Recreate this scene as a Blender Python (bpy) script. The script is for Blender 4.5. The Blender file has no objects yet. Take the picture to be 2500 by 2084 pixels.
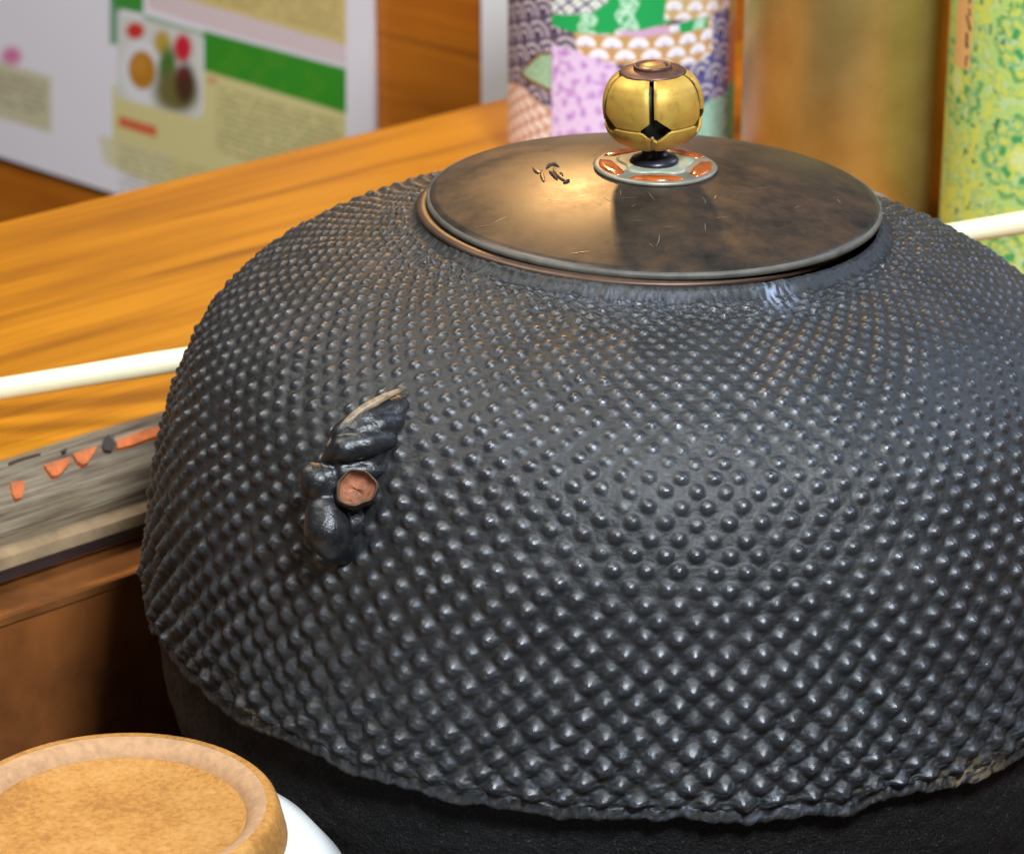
import bpy, bmesh, math, random
import numpy as np
from mathutils import Vector, Matrix
S = bpy.context.scene
random.seed(3); rng = np.random.default_rng(5)

# ------------------------------------------------------------------ camera, world, lamps, exposure
CAMH, PITCH, FPX = 0.34, 0.3785, 7557.0          # metres, radians, focal length in photo pixels
cam = bpy.data.cameras.new('camera'); co = bpy.data.objects.new('camera', cam); S.collection.objects.link(co)
co.location = (0, 0, CAMH); co.rotation_euler = (math.pi/2 - PITCH, 0, 0)
cam.sensor_width = 36; cam.lens = FPX/2500*36; cam.clip_start = 0.02; cam.clip_end = 50
cam.dof.use_dof = True; cam.dof.focus_distance = 0.745; cam.dof.aperture_fstop = 27
S.camera = co
w = bpy.data.worlds.new('World'); S.world = w; w.use_nodes = True
w.node_tree.nodes['Background'].inputs[0].default_value = (0.86, 0.88, 0.90, 1)
w.node_tree.nodes['Background'].inputs[1].default_value = 0.07
def lamp(name, loc, target, size, power, col, sy=None):
    l = bpy.data.lights.new(name, 'AREA'); l.energy = power; l.color = col
    l.shape = 'RECTANGLE'; l.size = size; l.size_y = sy or size
    o = bpy.data.objects.new(name, l); S.collection.objects.link(o); o.location = loc
    o.rotation_euler = (Vector(target)-Vector(loc)).to_track_quat('-Z', 'Y').to_euler()
    return o
lamp('ceiling_panel', (-0.60, 0.95, 1.20), (-0.10, 1.15, 0), 0.5, 13.5, (1.0, 0.95, 0.86))
lamp('window_light', (0.24, 0.06, 0.84), (0.03, 0.80, 0.03), 0.19, 21, (0.84, 0.92, 1.0))
lamp('side_window', (1.15, 1.35, 0.80), (0.05, 0.80, 0.05), 0.5, 8.0, (0.58, 0.74, 1.0))
lamp('warm_lamp', (-0.025, 1.61, 0.575), (0.02, 0.73, 0.10), 0.045, 3.0, (1.0, 0.56, 0.20))
S.view_settings.view_transform = 'Standard'; S.view_settings.look = 'None'
S.view_settings.exposure = 0.0; S.view_settings.gamma = 1
S.cycles.use_denoising = True

# ------------------------------------------------------------------ helpers
def link(o, parent=None):
    S.collection.objects.link(o)
    if parent is not None: o.parent = parent
    return o
def tag(o, label=None, cat=None, group=None, kind=None):
    if label: o['label'] = label
    if cat: o['category'] = cat
    if group: o['group'] = group
    if kind: o['kind'] = kind
    return o
def empty(name, loc, rot=(0, 0, 0)):
    o = bpy.data.objects.new(name, None); o.empty_display_size = 0.02
    o.location = loc; o.rotation_euler = rot
    return link(o)
def mesh_np(name, V, F, mat, parent=None, smooth=True, col=None):
    V = np.asarray(V, np.float32); F = np.asarray(F, np.int32); k = F.shape[1]
    m = bpy.data.meshes.new(name); m.vertices.add(len(V)); m.vertices.foreach_set('co', V.ravel())
    m.loops.add(F.size); m.loops.foreach_set('vertex_index', F.ravel())
    m.polygons.add(len(F)); m.polygons.foreach_set('loop_start', np.arange(0, F.size, k, dtype=np.int32))
    m.update(calc_edges=True); m.validate()
    m.polygons.foreach_set('use_smooth', np.full(len(m.polygons), smooth))
    if col is not None:
        a = m.color_attributes.new('print', 'FLOAT_COLOR', 'POINT')
        c = np.ones((len(V), 4), np.float32); c[:, :col.shape[1]] = col; a.data.foreach_set('color', c.ravel())
    m.materials.append(mat)
    return link(bpy.data.objects.new(name, m), parent)
def grid_faces(nr, nc, wrap=True):
    i = np.arange(nr-1)[:, None]; j = np.arange(nc if wrap else nc-1)[None]
    j2 = (j+1) % nc
    return np.stack([i*nc+j, i*nc+j2, (i+1)*nc+j2, (i+1)*nc+j], -1).reshape(-1, 4)
def lathe(name, prof, mat, parent=None, n=96, loc=(0, 0, 0), cap=True, flip=False, smooth=True):
    """prof: (r, z) list, from bottom to top along the outside."""
    bm = bmesh.new(); rings = []
    for r, z in prof:
        if r < 1e-6: rings.append([bm.verts.new((0, 0, z))])
        else: rings.append([bm.verts.new((r*math.cos(2*math.pi*k/n), r*math.sin(2*math.pi*k/n), z)) for k in range(n)])
    for a, b in zip(rings, rings[1:]):
        for k in range(n):
            q = []
            for v in (a[k % len(a)], a[(k+1) % len(a)], b[(k+1) % len(b)], b[k % len(b)]):
                if v not in q: q.append(v)
            if len(q) > 2: bm.faces.new(q)
    bmesh.ops.recalc_face_normals(bm, faces=bm.faces)
    m = bpy.data.meshes.new(name); bm.to_mesh(m); bm.free()
    for p in m.polygons: p.use_smooth = smooth
    m.materials.append(mat)
    o = link(bpy.data.objects.new(name, m), parent); o.location = loc
    return o
def spline(x, y, q):
    x = np.asarray(x, float); y = np.asarray(y, float); q = np.asarray(q, float)
    m = np.gradient(y, x); i = np.clip(np.searchsorted(x, q)-1, 0, len(x)-2)
    h = x[i+1]-x[i]; s = (q-x[i])/h
    return (2*s**3-3*s**2+1)*y[i]+(s**3-2*s**2+s)*h*m[i]+(-2*s**3+3*s**2)*y[i+1]+(s**3-s**2)*h*m[i+1]
def smoothstep(a, b, x):
    t = np.clip((x-a)/(b-a), 0, 1); return t*t*(3-2*t)
def vnoise(x, y, seed=0):
    """value noise, numpy"""
    xi = np.floor(x).astype(np.int64); yi = np.floor(y).astype(np.int64); fx = x-xi; fy = y-yi
    fx = fx*fx*(3-2*fx); fy = fy*fy*(3-2*fy)
    def h(a, b):
        n = (a*374761393 + b*668265263 + seed*69069) & 0xffffffff
        n = ((n ^ (n >> 13))*1274126177) & 0xffffffff
        return ((n ^ (n >> 16)) & 0xffff)/65535.0
    return (h(xi, yi)*(1-fx)+h(xi+1, yi)*fx)*(1-fy)+(h(xi, yi+1)*(1-fx)+h(xi+1, yi+1)*fx)*fy
def fbm(x, y, seed=0, o=4):
    s = 0; a = .5
    for k in range(o):
        s = s+a*vnoise(x*2**k, y*2**k, seed+k*7); a *= .5
    return s/(1-.5**o)
def srgb(r, g, b):
    c = np.array([r, g, b], float)/255.0
    return tuple(np.where(c <= .04045, c/12.92, ((c+.055)/1.055)**2.4))
# place a point seen at photo pixel (px, py) on the horizontal plane z
def ray(px, py):
    X = (px-1250)/FPX; U = (1042-py)/FPX; c, s = math.cos(PITCH), math.sin(PITCH)
    return Vector((X, c+U*s, -s+U*c))
def on_z(px, py, z):
    d = ray(px, py); t = (z-CAMH)/d.z
    return Vector((d.x*t, d.y*t, z))

# ------------------------------------------------------------------ materials
class NT:
    def __init__(s, name):
        s.m = bpy.data.materials.new(name); s.m.use_nodes = True; s.t = s.m.node_tree; s.b = s.t.nodes['Principled BSDF']
    def n(s, t, **kw):
        o = s.t.nodes.new('ShaderNode'+t)
        for k, v in kw.items():
            if k in o.inputs: o.inputs[k].default_value = v
            else: setattr(o, k, v)
        return o
    def l(s, a, b): s.t.links.new(a, b)
    def ramp(s, fac, stops, interp='LINEAR'):
        r = s.n('ValToRGB'); e = r.color_ramp.elements; r.color_ramp.interpolation = interp
        while len(e) < len(stops): e.new(.5)
        for x, (p, c) in zip(e, stops): x.position = p; x.color = (*c, 1) if len(c) == 3 else c
        s.l(fac, r.inputs['Fac']); return r
    def noise(s, scale, detail=6, rough=.6, vec=None, dist=0):
        o = s.n('TexNoise'); o.inputs['Scale'].default_value = scale; o.inputs['Detail'].default_value = detail
        o.inputs['Roughness'].default_value = rough; o.inputs['Distortion'].default_value = dist
        if vec is not None: s.l(vec, o.inputs['Vector'])
        return o
    def coord(s, scale=(1, 1, 1), rot=(0, 0, 0)):
        t = s.n('TexCoord'); m = s.n('Mapping'); m.inputs['Scale'].default_value = scale; m.inputs['Rotation'].default_value = rot
        s.l(t.outputs['Object'], m.inputs['Vector']); return m.outputs['Vector']
    def bump(s, h, strength, dist, prev=None):
        b = s.n('Bump'); b.inputs['Strength'].default_value = strength; b.inputs['Distance'].default_value = dist
        s.l(h, b.inputs['Height'])
        if prev is not None: s.l(prev, b.inputs['Normal'])
        s.l(b.outputs[0], s.b.inputs['Normal']); return b.outputs[0]
    def set(s, **kw):
        for k, v in kw.items():
            k = k.replace('_', ' ')
            s.b.inputs[k].default_value = (*v, 1) if isinstance(v, tuple) and len(v) == 3 else v
        return s

def mat_iron():
    t = NT('cast_iron'); v = t.coord()
    n1 = t.noise(900, 5, .7, v); n2 = t.noise(60, 5, .6, v)
    r = t.ramp(n2.outputs['Fac'], [(.3, (.006, .006, .006)), (.55, (.011, .0115, .012)), (.78, (.022, .021, .019))])
    at = t.n('Attribute', attribute_name='print')
    sep = t.n('SeparateColor'); t.l(at.outputs['Color'], sep.inputs[0])
    mx = t.n('Mix', data_type='RGBA'); t.l(sep.outputs[0], mx.inputs['Factor']); t.l(r.outputs[0], mx.inputs['A'])
    mx.inputs['B'].default_value = (.30, .36, .50, 1)
    mx2 = t.n('Mix', data_type='RGBA'); t.l(sep.outputs[1], mx2.inputs['Factor']); t.l(mx.outputs['Result'], mx2.inputs['A'])
    mx2.inputs['B'].default_value = (.22, .16, .09, 1)
    mx3 = t.n('Mix', data_type='RGBA'); wv = t.n('Math', operation='MULTIPLY'); t.l(sep.outputs[2], wv.inputs[0]); t.l(n2.outputs['Fac'], wv.inputs[1]); wv2 = t.n('Math', operation='MULTIPLY', use_clamp=True); t.l(wv.outputs[0], wv2.inputs[0]); wv2.inputs[1].default_value = 1.7
    t.l(wv2.outputs[0], mx3.inputs['Factor']); t.l(mx2.outputs['Result'], mx3.inputs['A']); mx3.inputs['B'].default_value = (.030, .033, .040, 1)
    t.l(mx3.outputs['Result'], t.b.inputs['Base Color'])
    rr = t.ramp(n1.outputs['Fac'], [(.3, (.46,)*3), (.7, (.62,)*3)]); rm_ = t.n('Math', operation='MULTIPLY_ADD'); t.l(sep.outputs[2], rm_.inputs[0]); rm_.inputs[1].default_value = -.26; t.l(rr.outputs[0], rm_.inputs[2]); t.l(rm_.outputs[0], t.b.inputs['Roughness'])
    sp_ = t.n('MapRange'); t.l(sep.outputs[2], sp_.inputs['Value']); sp_.inputs['To Min'].default_value = .56; sp_.inputs['To Max'].default_value = 1.0; t.l(sp_.outputs[0], t.b.inputs['Specular IOR Level'])
    t.set(Metallic=0.0)
    p = t.bump(n1.outputs['Fac'], .5, .0004)
    return t.m
def mat_black_iron():
    t = NT('rough_black_iron'); v = t.coord()
    n1 = t.noise(420, 6, .75, v); n2 = t.noise(1500, 3, .6, v)
    r = t.ramp(n2.outputs['Fac'], [(.35, (.003, .003, .003)), (.62, (.010, .009, .009)), (.72, (.09, .085, .08))]); t.l(r.outputs[0], t.b.inputs['Base Color'])
    t.set(Roughness=.45, Specular_IOR_Level=.28)
    p = t.bump(n1.outputs['Fac'], .9, .0022); t.bump(n2.outputs['Fac'], .8, .0006, p)
    return t.m
def mat_wood(name, dark, mid, light, scale=1.0, rough=.32, axis_rot=0.0, coat=.3, streak=60, spec=.4):
    t = NT(name); v = t.coord((2.6*scale, streak*.35*scale, streak*.35*scale), (0, 0, 0))
    n1 = t.noise(2.2, 8, .62, v, .4); v2 = t.coord((6*scale, 320*scale, 320*scale)); n2 = t.noise(1.5, 5, .7, v2)
    v3 = t.coord((3, 9, 9)); n3 = t.noise(1.2, 3, .5, v3)
    ad = t.n('Math', operation='MULTIPLY_ADD'); t.l(n2.outputs['Fac'], ad.inputs[0]); ad.inputs[1].default_value = .28; t.l(n1.outputs['Fac'], ad.inputs[2])
    a2 = t.n('Math', operation='MULTIPLY_ADD'); t.l(n3.outputs['Fac'], a2.inputs[0]); a2.inputs[1].default_value = .55; t.l(ad.outputs[0], a2.inputs[2])
    r = t.ramp(a2.outputs[0], [(.70, dark), (.88, mid), (1.0, light)])
    v5 = t.coord((5*scale, 150*scale, 150*scale)); n5 = t.noise(1.1, 4, .6, v5, .6)
    g = t.ramp(n5.outputs['Fac'], [(.30, (.55, .50, .45)), (.44, (1, 1, 1))]); mg = t.n('Mix', data_type='RGBA', blend_type='MULTIPLY'); mg.inputs['Factor'].default_value = .75
    t.l(r.outputs[0], mg.inputs['A']); t.l(g.outputs[0], mg.inputs['B']); t.l(mg.outputs['Result'], t.b.inputs['Base Color'])
    t.set(Roughness=rough, Coat_Weight=coat, Coat_Roughness=.2, Specular_IOR_Level=spec)
    t.bump(n2.outputs['Fac'], .15, .0002)
    return t.m
def mat_print(name, rough=.5, spec=.4, bump=0):
    t = NT(name); a = t.n('Attribute', attribute_name='print'); t.l(a.outputs['Color'], t.b.inputs['Base Color'])
    t.set(Roughness=rough, Specular_IOR_Level=spec)
    if bump: n = t.noise(700, 4, .7, t.coord()); t.bump(n.outputs['Fac'], bump, .0003)
    return t.m
def mat_plain(name, col, rough=.5, metal=0.0, var=.15, nscale=80, bump=.1, bdist=.0003, spec=.5):
    t = NT(name); n = t.noise(nscale, 5, .6, t.coord())
    lo = tuple(c*(1-var) for c in col); hi = tuple(min(1, c*(1+var)) for c in col)
    r = t.ramp(n.outputs['Fac'], [(.3, lo), (.7, hi)]); t.l(r.outputs[0], t.b.inputs['Base Color'])
    t.set(Roughness=rough, Metallic=metal, Specular_IOR_Level=spec)
    if bump: t.bump(n.outputs['Fac'], bump, bdist)
    return t.m
IRON = mat_iron(); BLACK = mat_black_iron()
LUGM = mat_plain('smooth_worn_iron', (.011, .011, .012), .36, 0, .6, 520, .55, .0006, .6)
WOOD = mat_wood('varnished_golden_wood', (.25, .083, .002), (.40, .150, .003), (.48, .190, .005), rough=.45, coat=0, spec=.25, streak=110)
WALLW = mat_wood('orange_brown_panelling', (.34, .080, .004), (.48, .130, .006), (.58, .18, .010), scale=.6, rough=.5, coat=.1)

# ------------------------------------------------------------------ setting: hearth floor and wooden wall
U = Vector((math.sin(math.radians(47.7)), math.cos(math.radians(47.7)), 0))
Vv = Vector((-U.y, U.x, 0))                        # left and away
AX = Vector((0.0326, 0.764, 0))                    # kettle axis
FLOOR = -0.085
m = mat_plain('dark_hearth_floor', (.030, .014, .006), .6, 0, .4, 40, .2, .0005)
bm = bmesh.new()
bmesh.ops.create_grid(bm, x_segments=4, y_segments=4, size=2.5)
me = bpy.data.meshes.new('floor'); bm.to_mesh(me); bm.free(); me.materials.append(m)
fl = link(bpy.data.objects.new('floor', me)); fl.location = (0, .9, -.72); tag(fl, kind='structure')

A = math.radians(46.5); WD = Vector((math.sin(A), -math.cos(A), 0))     # along the wall to the right and nearer
W0 = Vector((0, 1.42, 0))
def box(name, origin, ex, ey, ez, mat, parent=None, bev=.001, seg=2):
    """box from three edge vectors at a corner, with its own local axes along ex"""
    ex, ey, ez = Vector(ex), Vector(ey), Vector(ez)
    L = [ex.length, ey.length, ez.length]; bm = bmesh.new(); bmesh.ops.create_cube(bm, size=1)
    for v in bm.verts: v.co = Vector(((v.co.x+.5)*L[0], (v.co.y+.5)*L[1], (v.co.z+.5)*L[2]))
    if bev: bmesh.ops.bevel(bm, geom=bm.edges[:], offset=bev, segments=seg, affect='EDGES', profile=.5)
    me = bpy.data.meshes.new(name); bm.to_mesh(me); bm.free(); me.materials.append(mat)
    for p in me.polygons: p.use_smooth = False
    o = link(bpy.data.objects.new(name, me), None)
    R = Matrix((ex.normalized(), ey.normalized(), ez.normalized())).transposed().to_4x4()
    o.matrix_world = Matrix.Translation(origin) @ R
    if parent is not None:
        o.parent = parent; o.matrix_parent_inverse = Matrix.Identity(4)
        bpy.context.view_layer.update()
        o.matrix_local = parent.matrix_world.inverted() @ (Matrix.Translation(origin) @ R)
    return o
WN = Vector((math.cos(A), math.sin(A), 0))                               # away from the camera
wall = box('wall', W0 - WD*1.1 + Vector((0, 0, -.72)), WD*1.9, WN*.02, Vector((0, 0, .86)), WALLW, bev=0)
tag(wall, kind='structure')

# ------------------------------------------------------------------ printed sheets on the wall
def wall_uv(px, py):                 # intersect the pixel ray with the wall -> (distance along WD from W0, z)
    d = ray(px, py); o = Vector((0, 0, CAMH)); t = (W0-o).dot(WN)/d.dot(WN); P = o+d*t
    return (P-W0).dot(WD), P.z
def proj_np(P):
    c, s = math.cos(PITCH), math.sin(PITCH); Z = P[..., 2]-CAMH
    d = P[..., 1]*c-Z*s; u = P[..., 1]*s+Z*c
    return 1250+FPX*P[..., 0]/d, 1042-FPX*u/d
def put(C, m, col, a=1.0):
    m = np.asarray(m, float)[..., None]*a; C[:] = C*(1-m)+np.array(srgb(*col))*m
def poly(x, y, pts, soft=2.0):
    """soft inside test of a convex polygon given clockwise in picture coordinates"""
    m = np.full(x.shape, 1e9)
    pts = np.array(pts, float); c = pts.mean(0)
    for p, q in zip(pts, np.roll(pts, -1, 0)):
        n = np.array([-(q-p)[1], (q-p)[0]]); n /= np.linalg.norm(n)
        if (c-p)@n < 0: n = -n
        m = np.minimum(m, (x-p[0])*n[0]+(y-p[1])*n[1])
    return smoothstep(-soft, soft, m)
def ell(x, y, cx, cy, rx, ry, rot=0, soft=.12):
    c, s = math.cos(rot), math.sin(rot); dx, dy = x-cx, y-cy
    d = np.hypot((dx*c+dy*s)/rx, (-dx*s+dy*c)/ry); return 1-smoothstep(1-soft, 1+soft, d)
def paint_leaflet(x, y):
    C = np.zeros(x.shape+(3,)); C[:] = srgb(246, 238, 244)
    sl = .29                                              # slope of the printed lines
    yy = y-sl*(x-270); dens = vnoise(x/9, yy/5, 3)
    # tan article panels
    put(C, poly(x, y, [(420, -260), (845, -140), (845, 112), (430, -8)]), (226, 200, 130))
    for k in range(6):
        put(C, poly(x, y, [(450, -60+k*18-60), (830, 48+k*18-60), (830, 57+k*18-60), (450, -51+k*18-60)])*(dens > .35), (170, 140, 95), .55)
    put(C, poly(x, y, [(275, 210), (845, 379), (845, 640), (275, 400)], 4), (228, 214, 150)); put(C, poly(x, y, [(496, 168), (845, 274), (845, 640), (496, 400)], 3), (228, 214, 150))
    put(C, poly(x, y, [(240, 330), (420, 380), (420, 480), (255, 400)], 6), (225, 215, 170), .8)
    put(C, poly(x, y, [(268, -200), (292, -200), (292, 112), (268, 108)]), (120, 165, 130))
    put(C, poly(x, y, [(278, -200), (350, -200), (350, 34), (278, 20)]), (70, 150, 60))
    put(C, poly(x, y, [(360, -200), (845, -150), (845, 160), (500, 65), (360, 20)]) * (1-poly(x, y, [(420, -260), (845, -140), (845, 112), (430, -8)])), (235, 210, 212))
    put(C, poly(x, y, [(350, 36), (500, 80), (500, 96), (350, 48)]), (110, 160, 100), .8)
    put(C, poly(x, y, [(498, 76), (845, 168), (845, 277), (498, 172)]), (62, 150, 40))
    put(C, poly(x, y, [(498, 76), (845, 168), (845, 277), (498, 172)])*(vnoise(x/30, y/30, 9) > .55), (95, 160, 40), .3)
    put(C, poly(x, y, [(505, 186), (530, 192), (530, 208), (505, 202)]), (225, 150, 110), .8)
    # small print
    for k in range(11):
        o = 212+k*15
        put(C, poly(x, y, [(528, o), (835, o+86), (835, o+94), (528, o+8)])*(dens > .30), (150, 138, 90), .62)
    for k in range(9):
        o = 352+k*14
        put(C, poly(x, y, [(290, o), (505, o+62), (505, o+69), (290, o+7)])*(dens > .35), (165, 145, 90), .5)
    put(C, poly(x, y, [(290, 283), (382, 310), (382, 336), (290, 308)]), (225, 110, 70))
    # photograph of a meal
    card = poly(x, y, [(287, 32), (492, 85), (490, 292), (285, 238)], 5)
    put(C, card, (226, 222, 214))
    put(C, card*ell(x, y, 348, 180, 52, 82, -.1), (238, 234, 236))
    put(C, card*ell(x, y, 347, 172, 33, 47, -.1), (196, 130, 40))
    put(C, card*ell(x, y, 340, 160, 18, 24, 0, .5), (212, 150, 60), .7)
    put(C, card*ell(x, y, 330, 76, 22, 20, 0, .3), (214, 60, 40))
    put(C, card*ell(x, y, 396, 105, 20, 30, 0, .4), (200, 165, 70))
    put(C, card*ell(x, y, 446, 118, 22, 34, 0, .3), (214, 40, 60))
    put(C, card*ell(x, y, 408, 165, 22, 50, .1, .4), (88, 120, 50))
    put(C, card*ell(x, y, 430, 225, 55, 50, .3, .4), (120, 110, 60))
    put(C, card*ell(x, y, 452, 205, 24, 50, 0, .4), (82, 52, 34))
    put(C, card*ell(x, y, 445, 180, 14, 14, 0, .6), (120, 40, 40))
    # left page
    put(C, ell(x, y, 28, 138, 24, 22, 0, .5), (230, 130, 175))
    put(C, poly(x, y, [(-160, 105), (125, 190), (125, 325), (-160, 240)], 8), (214, 204, 170))
    for k in range(5):
        o = 176+k*17
        put(C, poly(x, y, [(-100, o-28), (112, o+34), (112, o+43), (-100, o-19)])*(dens > .35), (150, 132, 115), .6)
    put(C, poly(x, y, [(-300, -120), (130, -40), (130, -10), (-300, -90)], 8), (160, 150, 140), .5)
    return C
def sheet(name, px_right, px_left, py_bottom_at, ztop, paint, mat, label, nx, ny, thick=.003):
    u1 = wall_uv(px_right, 300)[0]; u0 = wall_uv(px_left, 300)[0]; z0 = py_bottom_at
    us = np.linspace(u0, u1, nx); zs = np.linspace(z0, ztop, ny); Ug, Zg = np.meshgrid(us, zs)
    off = -WN*(thick+.001)
    P = np.stack([W0.x+WD.x*Ug+off.x, W0.y+WD.y*Ug+off.y, Zg], -1)
    px, py = proj_np(P); C = paint(px, py)
    o = mesh_np(name, P.reshape(-1, 3), grid_faces(ny, nx, False), mat, col=C.reshape(-1, 3), smooth=False)
    so = o.modifiers.new('thickness', 'SOLIDIFY'); so.thickness = thick; so.offset = -1
    tag(o, label, 'poster'); return o
zb = wall_uv(140, 420)[1]
PAPER = mat_print('glossy_print', .45, .4)
sheet('printed_poster', 925, -160, zb, .12, paint_leaflet, PAPER,
      'large white menu poster with green bands and a meal photo on the wooden wall', 460, 340)
z2 = wall_uv(1213, 236)[1]
sheet('printed_poster', 1330, 1190, z2-.06, .12, lambda x, y: np.zeros(x.shape+(3,))+np.array(srgb(252, 248, 250)), PAPER,
      'narrow strip of plain white card on the wall beside the patterned canister', 6, 6)

# ------------------------------------------------------------------ wooden hearth table with worn edging and copper lining
E0 = on_z(200, 1080, 0)                            # point on the front (pit) edge of the back-left board
B0 = on_z(617, 390, 0)                             # point on its back edge
d_edge = (E0-AX).dot(Vv)                           # how far the pit edge lies from the kettle axis
d_back = (B0-AX).dot(Vv)
d_right = .178
table = empty('hearth_table', (AX.x+Vv.x*d_edge, AX.y+Vv.y*d_edge, FLOOR)); bpy.context.view_layer.update()
tag(table, 'varnished golden wooden table frame around the sunken hearth, with chipped grey edging', 'table')
def P3(u, v, z): return AX + U*u + Vv*v + Vector((0, 0, z))
TH = .028
b1 = box('board', P3(-.75, d_edge, -TH), U*(.75+d_right+.30), Vv*(d_back-d_edge), Vector((0, 0, TH)), WOOD, table, .0012)
b1b = box('board', P3(d_right, d_edge-.0006, -TH), -Vv*(d_edge+.5), U*.30, Vector((0, 0, TH-.0004)), WOOD, table, .0012)
box('hearth_bottom', P3(-.75, d_edge+.01, FLOOR-.012), U*(.75+d_right+.02), -Vv*(d_edge+.51), Vector((0, 0, .012)), m, table, .001)
for u_, v_ in ((-.70, d_back-.06), (.42, d_back-.06), (.42, -.42), (-.70, -.42)):
    box('leg', P3(u_, v_, -.72), U*.045, Vv*.045, Vector((0, 0, .72-TH-.001 if v_ > 0 or u_ > 0 else .72-.012+FLOOR)), WOOD, table, .002)
# the long edging: a cross section extruded along the pit edge (w = distance in from the edge towards the kettle, z)
def extrude(name, prof, p0, along, inn, mat, parent, n=60, wob=0.0, seed=0):
    Lg = along.length; a = along.normalized(); pts = []
    N = len(prof); t = np.linspace(0, Lg, n)
    V = np.zeros((n, N, 3))
    for i, (w_, z_) in enumerate(prof):
        dz = wob*(fbm(t*60+i*3, np.full(n, i*1.7), seed)-.5)*2; dw = wob*(fbm(t*55+i*5, np.full(n, 9+i*1.3), seed+3)-.5)*2
        for k in range(3): V[:, i, k] = p0[k]+a[k]*t+inn[k]*(w_+dw)
        V[:, i, 2] += z_+dz
    # subtract parent location: build in parent space
    V = V.reshape(-1, 3)-np.array(parent.location)
    return mesh_np(name, V, grid_faces(n, N, False), mat, parent, smooth=False)
def mat_edging():
    t = NT('chipped_grey_paint'); v = t.coord((1, 1, 1), (0, 0, -math.radians(42.3)))
    v1 = t.coord((1, 1, 1), (0, 0, -math.radians(42.3))); mp = t.n('Mapping'); mp.inputs['Scale'].default_value = (12, 260, 260); t.l(v1, mp.inputs['Vector']); v = mp.outputs[0]
    n = t.noise(3, 7, .65, v); n2 = t.noise(45, 5, .7, t.coord())
    r = t.ramp(n.outputs['Fac'], [(.34, (.075, .045, .028)), (.52, (.20, .15, .095)), (.74, (.31, .26, .17))])
    t.l(r.outputs[0], t.b.inputs['Base Color']); t.set(Roughness=.45)
    t.bump(n2.outputs['Fac'], .3, .0006)
    return t.m
EDG = mat_edging()
COP = mat_plain('dark_copper', (.30, .11, .030), .42, .55, .5, 30, .2, .0004)
COPD = mat_plain('sooty_copper', (.21, .066, .013), .55, .1, .55, 22, .3, .0006)
def prof_w(py, z):                                 # inward distance of the edging line seen at photo x=200, row py, height z
    P = on_z(200, py, z); return d_edge-(P-AX).dot(Vv)
zs = [0.0005, -.0010, -.0045, -.0100, -.0160]
rows = [1080, 1092, 1130, 1190, 1246]
prof = [(-.003, .0008), (0.0, .0010)]+[(prof_w(r_, z_), z_) for r_, z_ in zip(rows[1:], zs[1:])]
START = P3(-.75, d_edge, 0); LONG = U*(.75+d_right-d_edge+d_edge)
INN = -Vv
ed = extrude('edging', prof+[(prof[-1][0], -.026)], START, U*(.75+d_right), INN, EDG, table, 260, .0005, 4)
# rounded lower bead and dark groove
pb = [(prof_w(1258, -.0195), -.0195), (prof_w(1275, -.0195), -.0190), (prof_w(1300, -.0205), -.0205), (prof_w(1328, -.0235), -.0235), (prof_w(1352, -.0270), -.0270), (prof_w(1356, -.030), -.032)]
bead = extrude('edging_bead', [(pb[0][0]-.004, -.026)]+pb, START, U*(.75+d_right), INN, mat_plain('worn_grey_bead', (.30, .21, .12), .35, .1, .45, 60, .2, .0004), table, 160, .0002, 8)
GRV = mat_plain('dark_groove', (.028, .020, .022), .5)
extrude('groove', [(prof_w(1242, -.0155)+.0002, -.0153), (prof_w(1257, -.0190)+.0003, -.0188)], START, U*(.75+d_right), INN, GRV, table, 200, .0003, 31)
extrude('groove', [(prof_w(1329, -.0236)+.0003, -.0233), (prof_w(1342, -.0255)+.0003, -.0252), (prof_w(1354, -.0272)+.0004, -.0270)], START, U*(.75+d_right), INN, GRV, table, 200, .0002, 33)
pc = [(prof_w(1352, -.0290)-.004, -.0290), (prof_w(1400, -.0296), -.0296), (prof_w(1436, -.0300), -.0300), (prof_w(1448, -.0294), -.0290), (prof_w(1462, -.0310), -.0310)]
wl = pc[-1][0]
lip = extrude('copper_lip', pc, START, U*(.75+d_right), INN, COP, table, 120, .00025, 12)
lin = extrude('copper_lining', [(wl-.0006, -.0312), (wl-.0004, -.05), (wl, FLOOR)], START, U*(.75+d_right), INN, COPD, table, 60, .0004, 15)
# the same lining on the right-hand side of the pit, behind the kettle
S2 = P3(d_right, d_edge, 0)
extrude('edging', [(0, .0006)]+prof[2:]+[(prof[-1][0], -.03)], S2, -Vv*(d_edge+.5), -U, EDG, table, 160, .0005, 24)
extrude('copper_lining', [(prof[-1][0], -.028), (prof[-1][0]+.004, -.03), (prof[-1][0]+.004, FLOOR)], S2, -Vv*(d_edge+.5), -U, COPD, table, 40, .0004, 25)
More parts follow.
